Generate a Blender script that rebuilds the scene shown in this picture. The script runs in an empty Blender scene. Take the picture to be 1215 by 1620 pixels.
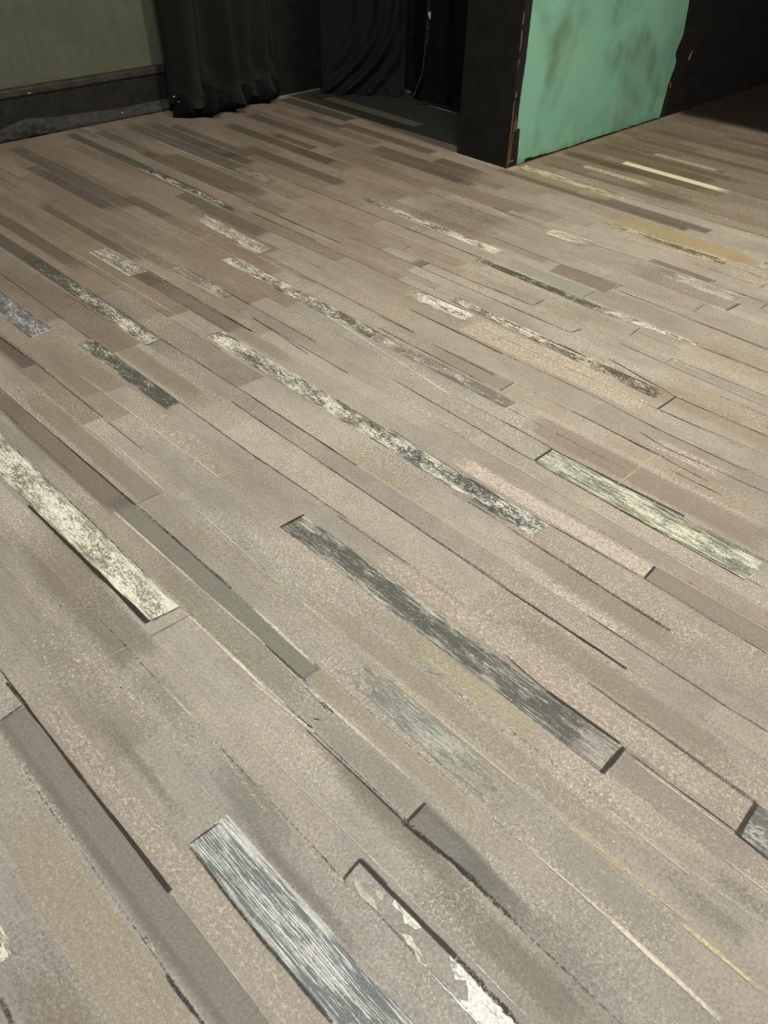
import bpy, math, random
from mathutils import Matrix, Vector, noise as mnoise

random.seed(7)
SC = bpy.context.scene
COL = SC.collection

# ----------------------------------------------------------------- helpers
def lin(c):
    return tuple(((x / 255.0) / 12.92 if x / 255.0 <= 0.04045 else ((x / 255.0 + 0.055) / 1.055) ** 2.4) for x in c)

class MB:
    """collects vertices, faces, per-vertex attributes and material slots for ONE mesh object"""
    def __init__(self):
        self.v, self.f, self.m, self.a = [], [], [], {}
    def vert(self, p, **at):
        self.v.append(tuple(p))
        i = len(self.v) - 1
        for k, x in at.items():
            self.a.setdefault(k, {})[i] = x
        return i
    def face(self, idx, mat=0):
        self.f.append(tuple(idx)); self.m.append(mat)
    def box(self, x0, x1, y0, y1, z0, z1, mat=0):
        b = [self.vert((x, y, z)) for z in (z0, z1) for y in (y0, y1) for x in (x0, x1)]
        for q in ((0, 2, 3, 1), (4, 5, 7, 6), (0, 1, 5, 4), (2, 6, 7, 3), (0, 4, 6, 2), (1, 3, 7, 5)):
            self.face([b[i] for i in q], mat)
    def grid(self, rows, mat=0, closed=False):
        """rows: list of lists of vertex ids"""
        for r0, r1 in zip(rows, rows[1:]):
            n = len(r0)
            for j in range(n if closed else n - 1):
                k = (j + 1) % n
                self.face((r0[j], r0[k], r1[k], r1[j]), mat)
    def build(self, name, mats, parent=None, smooth=False, kind=None, label=None, origin=None):
        o0 = Vector(origin) if origin else Vector((0, 0, 0))
        me = bpy.data.meshes.new(name)
        me.from_pydata([tuple(Vector(p) - o0) for p in self.v], [], self.f)
        for mt in (mats if isinstance(mats, (list, tuple)) else [mats]):
            me.materials.append(mt)
        me.polygons.foreach_set('material_index', self.m)
        if smooth:
            me.polygons.foreach_set('use_smooth', [True] * len(self.f))
        n = len(self.v)
        for k, d in self.a.items():
            s = next(iter(d.values()))
            if isinstance(s, (tuple, list)):
                at = me.attributes.new(k, 'FLOAT_COLOR', 'POINT')
                flat = []
                for i in range(n):
                    c = d.get(i, (0, 0, 0)); flat += [c[0], c[1], c[2], 1.0]
                at.data.foreach_set('color', flat)
            else:
                at = me.attributes.new(k, 'FLOAT', 'POINT')
                at.data.foreach_set('value', [d.get(i, 0.0) for i in range(n)])
        me.update()
        ob = bpy.data.objects.new(name, me)
        COL.objects.link(ob)
        ob.location = o0
        if parent is not None:
            ob.parent = parent
            ob.matrix_parent_inverse = Matrix.Identity(4)
            ob.location = o0 - parent.location
        if kind: ob['kind'] = kind
        if label: ob['label'] = label
        return ob

def thing(name, loc, label, cat, group=None):
    o = bpy.data.objects.new(name, None)
    COL.objects.link(o); o.location = loc
    o.empty_display_size = 0.1
    o['label'] = label; o['category'] = cat
    if group: o['group'] = group
    return o

def tag(o, label, cat):
    o['label'] = label; o['category'] = cat

class NT:
    def __init__(self, name):
        self.mat = bpy.data.materials.new(name); self.mat.use_nodes = True
        self.t = self.mat.node_tree; self.t.nodes.clear()
        self.out = self.n('ShaderNodeOutputMaterial')
    def n(self, ty, **kw):
        x = self.t.nodes.new(ty)
        for k, val in kw.items(): setattr(x, k, val)
        return x
    def link(self, a, b): self.t.links.new(a, b)
    def put(self, sock, val):
        if val is None: return
        if hasattr(val, 'is_linked') or hasattr(val, 'links'): self.link(val, sock)
        else: sock.default_value = val
    def math(self, op, a, b=None, c=None, clamp=False):
        x = self.n('ShaderNodeMath', operation=op); x.use_clamp = clamp
        self.put(x.inputs[0], a); self.put(x.inputs[1], b); self.put(x.inputs[2], c)
        return x.outputs[0]
    def attr(self, name, fac=False):
        x = self.n('ShaderNodeAttribute', attribute_name=name)
        return x.outputs['Fac'] if fac else x.outputs['Color']
    def pos(self, scale=(1, 1, 1), off=None):
        g = self.n('ShaderNodeNewGeometry')
        m = self.n('ShaderNodeVectorMath', operation='MULTIPLY')
        self.link(g.outputs['Position'], m.inputs[0]); m.inputs[1].default_value = scale
        return m.outputs[0]
    def noise(self, vec, scale, detail=2.0, rough=0.5, dist=0.0):
        x = self.n('ShaderNodeTexNoise')
        self.link(vec, x.inputs['Vector'])
        x.inputs['Scale'].default_value = scale; x.inputs['Detail'].default_value = detail
        x.inputs['Roughness'].default_value = rough; x.inputs['Distortion'].default_value = dist
        return x.outputs['Fac']
    def ramp(self, fac, lo, hi, a=0.0, b=1.0):
        x = self.n('ShaderNodeMapRange', interpolation_type='SMOOTHSTEP')
        self.put(x.inputs['Value'], fac)
        for k, val in (('From Min', lo), ('From Max', hi), ('To Min', a), ('To Max', b)):
            self.put(x.inputs[k], val)
        return x.outputs['Result']
    def mix(self, fac, a, b, mode='MIX'):
        x = self.n('ShaderNodeMix', data_type='RGBA', blend_type=mode)
        self.put(x.inputs[0], fac)
        for s, val in ((x.inputs[6], a), (x.inputs[7], b)):
            if isinstance(val, tuple): s.default_value = (*val[:3], 1)
            else: self.link(val, s)
        return x.outputs[2]
    def scale_col(self, col, fac):
        x = self.n('ShaderNodeVectorMath', operation='SCALE')
        if isinstance(col, tuple): x.inputs[0].default_value = col
        else: self.link(col, x.inputs[0])
        self.put(x.inputs['Scale'], fac)
        return x.outputs[0]
    def bsdf(self, col, rough=0.6, spec=0.3, bump=None, bstr=0.2, bdist=0.001, alpha=None, sheen=0.0):
        b = self.n('ShaderNodeBsdfPrincipled')
        if isinstance(col, tuple): b.inputs['Base Color'].default_value = (*col[:3], 1)
        else: self.link(col, b.inputs['Base Color'])
        self.put(b.inputs['Roughness'], rough)
        b.inputs['Specular IOR Level'].default_value = spec
        if sheen: b.inputs['Sheen Weight'].default_value = sheen
        if bump is not None:
            k = self.n('ShaderNodeBump'); k.inputs['Strength'].default_value = bstr; k.inputs['Distance'].default_value = bdist
            self.link(bump, k.inputs['Height']); self.link(k.outputs[0], b.inputs['Normal'])
        if alpha is not None: self.link(alpha, b.inputs['Alpha'])
        self.link(b.outputs[0], self.out.inputs['Surface'])
        return self.mat

# ----------------------------------------------------------------- materials
def mat_floor_paint():
    t = NT('painted_boards')
    tint = t.attr('tint'); spk = t.attr('spk', True)
    n1 = t.noise(t.pos((1, .35, 1)), 4.0, 3)
    n2 = t.noise(t.pos(), 150.0, 3, .6)
    st = t.noise(t.pos((210, 6, 1)), 1.0, 2)
    n4 = t.noise(t.pos((1, .6, 1)), 22.0, 4, .6)
    k = t.math('ADD', t.ramp(n1, .3, .7, .92, 1.07), t.ramp(n2, .25, .75, -.21, .21))
    k = t.math('ADD', k, t.ramp(st, .3, .7, -.05, .05))
    k = t.math('ADD', k, t.ramp(n4, .3, .7, -.06, .06))
    c = t.scale_col(tint, k)
    sq = t.noise(t.pos(), 190.0, 3, .6, 1.2)
    m = t.ramp(t.noise(t.pos((1, .3, 1)), 7.0, 3), .36, .62)
    s = t.math('MULTIPLY', t.ramp(sq, .48, .70), m)
    s = t.math('MULTIPLY', s, spk)
    c = t.mix(s, c, lin((214, 202, 178)))
    m2 = t.ramp(t.noise(t.pos((1.2, .25, 1)), 4.5, 3), .50, .66)
    s2 = t.ramp(t.noise(t.pos((1, .7, 1)), 105.0, 3, .6, 1.8), .58, .66)
    c = t.mix(t.math('MULTIPLY', t.math('MULTIPLY', m2, s2), t.math('MULTIPLY', spk, .75)), c, lin((220, 208, 186)))
    dk = t.math('MULTIPLY', t.ramp(t.noise(t.pos((1, .5, 1)), 330.0, 2), .68, .78), .25)
    c = t.mix(dk, c, lin((70, 62, 52)))
    return t.bsdf(c, .55, .3, n2, .25, .0006)

def mat_overlay():
    t = NT('brushed_paint')
    col = t.attr('col'); al = t.attr('al', True); br = t.attr('brk', True)
    n = t.noise(t.pos((1, .62, 1)), 185.0, 4, .65, 1.0)
    n = t.ramp(n, .25, .75)
    a = t.math('SUBTRACT', t.math('MULTIPLY', al, t.math('ADD', br, 1.0)), t.math('MULTIPLY', br, n), clamp=True)
    n2 = t.noise(t.pos(), 170.0, 3, .6)
    st = t.noise(t.pos((190, 7, 1)), 1.0, 2)
    k = t.math('ADD', t.ramp(n2, .25, .75, .84, 1.16), t.ramp(st, .3, .7, -.05, .05))
    c = t.scale_col(col, k)
    return t.bsdf(c, .55, .3, n2, .2, .0006, alpha=a)

def mat_grain():
    """worn painted wood grain: pale dry-brushed lines over dark grey; follows the plank's own edges"""
    t = NT('grained_boards')
    dark = t.attr('dark'); lite = t.attr('lite')
    gt = t.attr('gt', True); lv = t.attr('lev', True); al = t.attr('al', True)
    nl = t.attr('nl', True); dst = t.attr('dst', True); core = t.attr('core', True); bw = t.attr('bw', True)
    e = t.math('ABSOLUTE', t.math('SUBTRACT', t.math('MULTIPLY', gt, 2.0), 1.0))      # 0 centre .. 1 edge
    ctr = t.math('SUBTRACT', 1.0, t.math('MULTIPLY', e, e))
    cath = t.noise(t.pos((9, 3.2, 1)), 1.0, 2, .5)
    cath2 = t.noise(t.pos((45, 16, 1)), 1.0, 3, .55)
    d = t.math('MULTIPLY', t.math('ADD', t.ramp(cath, .2, .8, -1.0, 1.0), t.ramp(cath2, .2, .8, -.5, .5)), t.math('MULTIPLY', ctr, dst))
    d = t.math('ADD', d, t.ramp(t.noise(t.pos((70, 2.2, 1)), 1.0, 2, .5), .2, .8, -1.1, 1.1))
    ph = t.math('MULTIPLY', t.math('ADD', t.math('MULTIPLY', gt, nl), d), 6.2832)
    w = t.math('ADD', t.math('MULTIPLY', t.math('SINE', ph), .5), .5)
    brokn = t.ramp(t.noise(t.pos((260, 14, 1)), 1.0, 3, .6), .34, .60, .12, 1.0)
    fine = t.ramp(t.noise(t.pos((420, 14, 1)), 1.0, 3, .6), .3, .7)
    blot = t.ramp(t.noise(t.pos((1, .5, 1)), 125.0, 4, .62, 1.6), .36, .66)
    big = t.ramp(t.noise(t.pos((24, 7, 1)), 1.0, 3, .6), .3, .7, -.22, .22)
    lines = t.math('ADD', t.math('MULTIPLY', t.math('MULTIPLY', w, brokn), .68), t.math('MULTIPLY', fine, .32))
    v = t.math('ADD', t.math('MULTIPLY', lines, t.math('SUBTRACT', 1.0, t.math('MULTIPLY', ctr, bw))), t.math('MULTIPLY', blot, t.math('MULTIPLY', ctr, bw)))
    v = t.math('ADD', v, big)
    v = t.math('SUBTRACT', v, t.math('MULTIPLY', t.math('MULTIPLY', ctr, core), .55))
    thr = t.math('SUBTRACT', .98, lv)
    ww = t.ramp(t.math('SUBTRACT', v, thr), -.22, .26)
    scr = t.noise(t.pos((1, .8, 1)), 95.0, 2, .5, 2.2)
    sc = t.math('MULTIPLY', t.ramp(scr, .64, .72), t.math('MINIMUM', t.math('MULTIPLY', lv, .9), .5))
    ww = t.math('MAXIMUM', ww, sc)
    n2 = t.noise(t.pos(), 170.0, 3, .6)
    c = t.mix(ww, dark, lite)
    c = t.scale_col(c, t.ramp(n2, .25, .75, .84, 1.16))
    nn = t.ramp(t.noise(t.pos((1, .45, 1)), 110.0, 3, .6, 1.0), .3, .7)
    a = t.math('SUBTRACT', t.math('MULTIPLY', al, 2.2), t.math('MULTIPLY', nn, 1.2), clamp=True)
    return t.bsdf(c, .55, .3, v, .3, .0008, alpha=a)

def mat_plain(name, col, rough=.6, spec=.3, scale=40, var=.15, stretch=(1, 1, 1), bstr=.15, bdist=.001, sheen=0.0):
    t = NT(name)
    n = t.noise(t.pos(stretch), scale, 4, .6)
    c = t.scale_col(lin(col), t.ramp(n, .3, .7, 1 - var, 1 + var))
    return t.bsdf(c, rough, spec, n, bstr, bdist, sheen=sheen)

def mat_black_wall():
    t = NT('scuffed_black_paint')
    n = t.noise(t.pos(), 9, 4, .6); sc = t.noise(t.pos((1, 1, .25)), 60, 3, .6, .5)
    c = t.scale_col(lin((27, 26, 24)), t.ramp(n, .3, .7, .75, 1.3))
    c = t.mix(t.math('MULTIPLY', t.ramp(sc, .70, .78), .35), c, lin((78, 74, 66)))
    return t.bsdf(c, .62, .25, n, .1, .002)

def mat_olive():
    t = NT('olive_grey_paint')
    n = t.noise(t.pos(), 3.0, 4, .6); n2 = t.noise(t.pos((1, 1, .4)), 30, 3)
    c = t.mix(t.ramp(n, .35, .65), lin((93, 96, 79)), lin((86, 90, 76)))
    c = t.scale_col(c, t.ramp(n2, .3, .7, .95, 1.05))
    return t.bsdf(c, .6, .25, n2, .05, .002)

def mat_teal():
    t = NT('mottled_teal_paint')
    n = t.noise(t.pos((1, 1, .7)), 2.6, 4, .55, .5); n2 = t.noise(t.pos((1, 1, .35)), 13, 4, .6); n3 = t.noise(t.pos(), 5.5, 3, .5)
    c = t.mix(t.ramp(n3, .35, .65), lin((128, 177, 152)), lin((122, 176, 158)))
    sm = t.math('MULTIPLY', t.ramp(n, .42, .70), t.ramp(n2, .25, .7, .55, 1.0))
    c = t.mix(sm, c, lin((98, 122, 98)))
    g = t.n('ShaderNodeNewGeometry'); s = t.n('ShaderNodeSeparateXYZ'); t.link(g.outputs['Position'], s.inputs[0])
    dirt = t.math('MULTIPLY', t.ramp(t.math('ADD', s.outputs[2], t.math('MULTIPLY', t.ramp(n2, .3, .7), .05)), .015, .075, 1.0, 0.0), .55)
    c = t.mix(dirt, c, lin((78, 104, 84)))
    return t.bsdf(c, .5, .3, n2, .12, .003)

M_FLOOR = mat_floor_paint(); M_OVER = mat_overlay(); M_GRAIN = mat_grain()
M_BLACK = mat_black_wall(); M_OLIVE = mat_olive(); M_TEAL = mat_teal()
M_CLOTH = mat_plain('black_velour', (38, 38, 35), .9, .08, 260, .2)
M_HEM = mat_plain('black_hem_cloth', (17, 18, 17), .85, .1, 260, .2)
M_DUST = mat_plain('dusty_black_cloth', (62, 61, 58), .85, .15, 30, .25, sheen=.1)
M_BASE = mat_plain('worn_black_baseboard', (34, 34, 32), .55, .3, 14, .3, bstr=.2)
M_LIP = mat_plain('rubbed_baseboard_moulding', (48, 46, 39), .5, .3, 18, .35)
M_WOOD = mat_plain('bare_splintered_wood', (104, 78, 46), .7, .2, 60, .5, (1, 1, .12))
M_PALE = mat_plain('pale_scuffed_edge', (112, 106, 92), .7, .2, 60, .3)
M_CHIP = mat_plain('bare_chip_tan', (150, 142, 122), .7, .2, 60, .3)
M_WHITE = mat_plain('white_paper', (215, 213, 205), .6, .2, 60, .06)
M_CABLE = mat_plain('black_rubber', (22, 22, 22), .4, .4, 60, .1)
M_SEAM = mat_plain('black_edge_shade_paint', (12, 11, 10), .7, .1, 60, .2)

# ----------------------------------------------------------------- camera
# world: X runs across the boards, Y along the boards, Z up; floor at Z = 0
cam = bpy.data.objects.new('camera', bpy.data.cameras.new('camera'))
COL.objects.link(cam)
RIGHT = Vector((0.7169631748887767, -0.6968169184609027, 0.020248160411678456))
DOWN = Vector((-0.43527427042044586, -0.47016889694922004, -0.7677743925473827))
FWD = Vector((0.5445182415340682, 0.5416524628285239, -0.6404002608903596))
mw = Matrix.Identity(4)
for r in range(3):
    mw[r][0] = RIGHT[r]; mw[r][1] = -DOWN[r]; mw[r][2] = -FWD[r]
mw[0][3], mw[1][3], mw[2][3] = 0.0, 0.0, 1.5
cam.matrix_world = mw
cam.data.sensor_fit = 'HORIZONTAL'; cam.data.sensor_width = 36.0
cam.data.lens = 1302.21 / 1215.0 * 36.0
cam.data.clip_start = 0.05; cam.data.clip_end = 60
SC.camera = cam

# ----------------------------------------------------------------- floor
fl = MB()
LANES = [-.065, .045, .155, .236, .31, .40, .48, .545, .648, .72, .776, .872, .945, 1.02, 1.10, 1.175, 1.295, 1.368, 1.485, 1.58,
         1.658, 1.72, 1.785, 1.885, 1.96, 2.03, 2.105, 2.235, 2.335, 2.405, 2.455, 2.50, 2.57, 2.635, 2.69, 2.765, 2.85, 2.93, 3.02,
         3.085, 3.19, 3.30, 3.39, 3.44, 3.535, 3.61, 3.70, 3.80, 3.90, 3.99, 4.075, 4.19, 4.29, 4.35, 4.44, 4.53, 4.60, 4.70, 4.82,
         4.875, 4.97, 5.07]
x = -.065
while x > -2.2: x -= .095; LANES.insert(0, x)
x = 5.07
while x < 9.6: x += random.choice((.08, .095, .105)); LANES.append(x)
NEAR = [(146, 138, 128), (151, 142, 130), (142, 134, 123), (147, 138, 126), (144, 139, 130), (153, 145, 134), (140, 131, 121)]
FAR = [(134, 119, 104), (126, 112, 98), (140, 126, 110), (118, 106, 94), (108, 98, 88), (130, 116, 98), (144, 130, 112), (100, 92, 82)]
for a, b in zip(LANES, LANES[1:]):
    y = -1.6 + random.random() * .5
    if a < -.5: y = -1.6
    brk = [-1.8]
    while y < 6.2:
        brk.append(y); y += random.uniform(.45, 1.5)
    brk.append(6.4)
    for y0, y1 in zip(brk, brk[1:]):
        if y0 > 2.2 and random.random() < .25: pass
        ym = (y0 + y1) / 2
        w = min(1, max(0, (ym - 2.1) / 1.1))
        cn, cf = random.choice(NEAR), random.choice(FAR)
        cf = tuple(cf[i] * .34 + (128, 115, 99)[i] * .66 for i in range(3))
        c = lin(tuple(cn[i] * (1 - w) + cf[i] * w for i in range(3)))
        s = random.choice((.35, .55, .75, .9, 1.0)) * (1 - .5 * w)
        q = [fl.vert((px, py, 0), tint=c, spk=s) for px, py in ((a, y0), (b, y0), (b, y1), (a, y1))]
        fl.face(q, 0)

ZO = [0.0002]
def patch(u0, u1, v0, v1, col, a=.6, brk=0.0, fu0=.08, fu1=.08, fv0=.01, fv1=.01, z=None):
    """a brushed wash of paint on the boards: u along the boards, v across; soft at its own edges"""
    if z is None:
        ZO[0] += 0.000002; z = ZO[0]
    if a < .8 and brk != 2.0:
        a *= .85; brk = min(brk, 1.2 + .25 * brk)
        g = (150, 139, 123) if u0 < 2.2 else col
        col = tuple(.68 * col[i] + .32 * g[i] for i in range(3))
    if u0 > 2.15 and v0 < 3.95 and sum(col) < 315: a *= .72
    c = lin(col)
    us = [u0, u0 + fu0, u1 - fu1, u1]; vs = [v0, v0 + fv0, v1 - fv1, v1]
    if us[1] > us[2]: us[1] = us[2] = (u0 + u1) / 2
    if vs[1] > vs[2]: vs[1] = vs[2] = (v0 + v1) / 2
    rows = []
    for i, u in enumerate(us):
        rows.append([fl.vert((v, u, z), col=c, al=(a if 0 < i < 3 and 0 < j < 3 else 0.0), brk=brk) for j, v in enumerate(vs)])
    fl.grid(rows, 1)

#@@PATCHES
S = patch
rs = random.Random(21)
for i in range(150):
    li = rs.randrange(len(LANES) - 1)
    a, b = LANES[li], LANES[li + 1]
    if not 0 < a < 6.5: continue
    L = rs.uniform(.35, 1.1); y = rs.uniform(2.1, 5.0) if a < 3.9 else rs.uniform(1.5, 2.85)
    if a > 3.9 and y + L > 2.98: L = 2.98 - y
    if a > 3.1 and a < 3.95 and y + L > 5.05: continue
    c = rs.choice(((150, 135, 116), (158, 144, 124), (146, 130, 110), (98, 87, 75), (90, 82, 71), (104, 92, 79), (96, 92, 82)))
    lo = sum(c) < 330
    S(y, y + L, a - .004 * rs.random(), b + .004 * rs.random(), c, rs.uniform(.3, .62) / (.72 if lo else 1), rs.uniform(.4, 1.5), rs.choice((.02, .1, .3)), rs.choice((.02, .1, .3)), rs.choice((.006, .02)), rs.choice((.006, .02)))
for i in range(90):
    li = rs.randrange(len(LANES) - 1)
    a, b = LANES[li], LANES[li + 1]
    if not -.1 < a < 4.0: continue
    L = rs.uniform(.25, .9); y = rs.uniform(.1, 2.6)
    c = rs.choice(((188, 176, 154), (186, 172, 146), (182, 172, 158), (178, 172, 152), (136, 127, 114), (192, 178, 160)))
    S(y, y + L, a, b, c, rs.uniform(.35, .6), rs.uniform(1.2, 2.4), rs.uniform(.05, .3), rs.uniform(.05, .3), .012, rs.choice((.004, .02)))
# near the camera
S(-.4, 1.33, .158, .236, (126, 119, 109), .92, .2, .1, .012, .03, .004)
S(-.4, 1.27, .02, .16, (182, 166, 140), .6, 1.6, .1, .3, .04, .02)
S(-.2, 1.0, -.07, .05, (150, 128, 108), .5, .8, .2, .3, .03, .03)
S(.25, 1.33, .24, .31, (186, 172, 157), .48, 2.0, .2, .05, .01, .02)
S(.75, 1.3, .315, .36, (128, 121, 110), .5, .5, .25, .25, .02, .02)
S(1.22, 1.62, .41, .56, (130, 124, 115), .55, .5, .1, .15, .05, .03)
S(1.35, 2.05, .40, .56, (138, 125, 111), .55, .4, .25, .4, .06, .01)
S(.95, 1.30, .42, .52, (150, 150, 136), .5, 1.2, .15, .1, .03, .03)
S(.6, 1.0, .40, .50, (138, 138, 126), .6, .5, .2, .2, .03, .03)
S(.35, .8, .40, .44, (130, 123, 112), .5, .4, .2, .1, .01, .02)
S(.96, 2.0, .722, .777, (121, 118, 107), .92, .15, .012, .2, .006, .004)
S(1.75, 2.75, .70, .777, (124, 113, 101), .8, .3, .1, .4, .02, .004)
S(.85, 1.6, .65, .722, (172, 168, 150), .6, .9, .2, .3, .01, .008)
S(.5, 1.0, .652, .72, (168, 158, 142), .5, 1.5, .1, .2, .01, .01)
S(.3, .95, .575, .645, (124, 117, 105), .65, .4, .2, .3, .06, .003)
S(.20, .557, .65, .71, (118, 113, 106), .9, .2, .25, .006, .004, .025)
S(.0, .38, .60, .74, (134, 128, 118), .45, .7, .18, .18, .06, .06)
S(.05, .5, .56, .64, (132, 125, 114), .5, .4, .1, .2, .02, .02)
S(.3, .98, .727, .777, (180, 171, 140), .5, 1.1, .25, .03, .01, .01)
S(.02, .47, .78, .868, (172, 167, 156), .5, 1.8, .1, .2, .02, .01)
S(.1, 1.35, .88, .945, (178, 158, 132), .5, 1.2, .2, .3, .01, .01)
S(1.0, 1.8, .79, .90, (160, 150, 126), .35, 1.2, .3, .3, .03, .03)
S(.35, 1.2, .952, 1.017, (190, 184, 150), .62, 1.3, .25, .4, .015, .006)
S(.55, 1.0, .96, 1.017, (214, 210, 174), .45, 1.6, .15, .2, .015, .006)
S(.08, 1.32, 1.106, 1.17, (190, 175, 160), .50, 2.0, .12, .2, .006, .012)
S(.1, .9, 1.19, 1.285, (158, 142, 127), .45, .6, .15, .2, .02, .02)
S(-.02, .35, 1.02, 1.095, (172, 160, 149), .5, 1.0, .1, .01, .01, .01)
S(-.1, .2, .965, 1.02, (134, 127, 115), .4, .8, .05, .15, .02, .02)
S(-.05, .28, .885, .955, (130, 125, 114), .42, .8, .05, .18, .03, .02)
S(.45, .85, 1.365, 1.41, (214, 202, 186), .45, 2.0, .12, .1, .006, .02)
S(1.1, 1.75, 1.375, 1.44, (188, 172, 128), .45, 2.6, .2, .2, .01, .02)
S(.4, 1.0, 1.40, 1.478, (160, 153, 136), .55, .5, .1, .2, .02, .008)
S(.61, 1.42, 1.585, 1.655, (192, 179, 164), .62, 2.0, .008, .18, .006, .012)
S(.1, .612, 1.585, 1.65, (136, 125, 113), .92, .1, .05, .006, .005, .008)
S(.2, .95, 1.65, 1.72, (170, 150, 130), .4, .6, .1, .2, .02, .01)
S(.4, 1.32, 1.90, 2.02, (156, 139, 124), .55, .4, .1, .1, .02, .02)
S(.45, 1.2, 2.03, 2.10, (186, 168, 142), .5, 1.8, .1, .2, .01, .01)
S(.6, 1.05, 2.12, 2.20, (208, 194, 176), .45, 2.0, .12, .15, .01, .02)
S(1.03, 1.95, 2.245, 2.40, (190, 176, 157), .55, 2.0, .05, .1, .02, .006)
S(1.02, 1.35, 2.34, 2.445, (196, 180, 165), .5, 2.6, .02, .15, .02, .02)
S(.35, 1.3, 2.35, 2.62, (184, 160, 122), .4, .8, .15, .25, .05, .05)
S(.5, 1.4, 2.70, 3.05, (186, 162, 120), .35, .6, .15, .3, .08, .08)
S(1.46, 1.9, 2.03, 2.105, (152, 147, 126), .6, .4, .008, .15, .006, .006)
S(1.1, 1.46, 2.03, 2.108, (186, 174, 156), .55, 1.6, .15, .006, .008, .006)
S(1.7, 2.25, 2.87, 2.957, (160, 166, 141), .6, .4, .01, .2, .008, .01)
S(1.15, 1.72, 2.86, 3.02, (158, 152, 144), .5, .7, .2, .03, .02, .02)
S(1.56, 2.53, 2.645, 2.72, (172, 154, 126), .4, 1.2, .02, .05, .01, .01)
S(1.38, 2.35, 3.70, 3.84, (192, 172, 116), .62, .8, .1, .3, .01, .03)
S(1.36, 1.55, 3.70, 3.80, (200, 172, 122), .5, 1.2, .05, .08, .02, .02)
S(1.8, 3.3, 3.85, 3.925, (98, 86, 70), .75, .5, .02, .5, .02, .02)
S(2.25, 3.05, 2.93, 3.42, (98, 78, 68), .55, .7, .25, .25, .12, .12)
S(1.23, 1.85, 3.21, 3.388, (150, 139, 134), .55, .7, .006, .25, .01, .004)
S(1.23, 1.75, 3.22, 3.37, (206, 198, 186), .42, 3.6, .02, .2, .02, .02)
S(1.42, 1.72, 3.40, 3.447, (120, 105, 92), .75, .3, .008, .01, .004, .004)
S(1.67, 1.97, 2.97, 3.08, (126, 111, 97), .65, .3, .008, .008, .006, .004)
S(1.15, 3.0, 4.08, 4.165, (186, 168, 140), .5, 2.4, .2, .1, .01, .02)
S(.9, 3.0, 4.0, 6.2, (136, 116, 84), .45, .8, .5, .05, .2, .4)
S(2.94, 3.42, 3.86, 3.932, (172, 162, 142), .6, 1.4, .1, .1, .03, .004)
S(2.30, 2.96, 3.93, 3.99, (172, 154, 116), .6, 1.0, .01, .05, .01, .01)
S(2.37, 2.46, 2.572, 2.64, (112, 99, 87), .75, .2, .005, .05, .004, .004)
S(2.0, 2.5, 2.32, 2.40, (186, 170, 152), .5, 1.3, .1, .2, .01, .006)
S(2.2, 3.4, 2.33, 2.405, (164, 148, 132), .5, 1.4, .1, .3, .01, .006)
S(2.1, 2.42, 2.29, 2.37, (190, 174, 132), .5, 1.9, .1, .1, .02, .02)
S(2.7, 3.0, 1.74, 1.80, (150, 136, 120), .4, .6, .02, .05, .01, .01)
S(2.15, 2.69, 1.73, 1.79, (166, 150, 132), .5, 1.3, .1, .006, .006, .006)
S(2.0, 3.0, 1.58, 1.66, (156, 140, 124), .5, .6, .2, .2, .02, .02)
S(2.70, 3.1, .88, .94, (108, 97, 86), .85, .1, .006, .1, .02, .004)
S(1.4, 2.1, 1.02, 1.17, (172, 160, 140), .4, 1.4, .2, .3, .02, .01)
S(1.77, 2.7, .79, .865, (150, 134, 115), .5, .5, .006, .3, .01, .008)
S(1.33, 1.77, .78, .86, (166, 157, 136), .45, .9, .2, .008, .01, .01)
S(2.0, 2.9, 1.18, 1.28, (146, 128, 111), .5, .4, .2, .2, .02, .02)
# dark smoky boards towards the back
S(2.3, 4.3, 1.30, 1.385, (96, 91, 82), .8, .5, .5, .3, .015, .015)
S(3.6, 5.25, 2.35, 2.42, (98, 94, 84), .8, .3, .3, .1, .012, .006)
S(4.30, 5.25, 2.42, 2.47, (150, 143, 128), .7, .5, .1, .1, .004, .01)
S(3.55, 5.0, 2.19, 2.265, (150, 134, 118), .75, .6, .1, .05, .006, .006)
S(3.9, 5.25, 2.725, 2.83, (104, 100, 90), .75, .4, .02, .2, .006, .01)
S(4.15, 5.2, 2.83, 2.93, (88, 82, 74), .7, .3, .05, .2, .01, .01)
S(3.5, 4.5, 2.55, 2.68, (124, 107, 92), .7, .3, .2, .1, .01, .01)
S(4.4, 5.2, 2.50, 2.60, (92, 86, 76), .6, .4, .1, .1, .02, .02)
S(3.2, 4.0, 2.84, 2.92, (150, 136, 118), .45, 1.3, .2, .1, .01, .01)
S(3.4, 4.4, 3.0, 3.1, (96, 84, 74), .7, .3, .05, .2, .01, .01)
S(3.7, 4.8, 3.2, 3.3, (86, 76, 68), .75, .3, .05, .1, .01, .01)
S(3.0, 3.9, 3.32, 3.42, (140, 124, 106), .6, .6, .1, .05, .01, .01)
S(3.9, 4.9, 3.45, 3.55, (98, 88, 78), .7, .3, .05, .1, .01, .01)
S(2.9, 3.8, 3.60, 3.70, (92, 80, 68), .7, .3, .2, .05, .01, .01)
S(3.8, 4.9, 3.66, 3.75, (132, 118, 102), .6, .6, .05, .1, .01, .01)
S(3.45, 4.3, 3.78, 3.88, (92, 84, 74), .75, .3, .05, .05, .01, .01)
S(3.35, 4.2, 3.95, 4.03, (134, 120, 100), .7, .6, .05, .05, .01, .01)
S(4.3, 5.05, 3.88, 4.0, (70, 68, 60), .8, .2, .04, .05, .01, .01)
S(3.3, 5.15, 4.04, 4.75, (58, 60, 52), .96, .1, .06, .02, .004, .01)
S(3.98, 5.15, 4.02, 4.14, (66, 64, 56), .8, .2, .04, .05, .004, .01)
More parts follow.
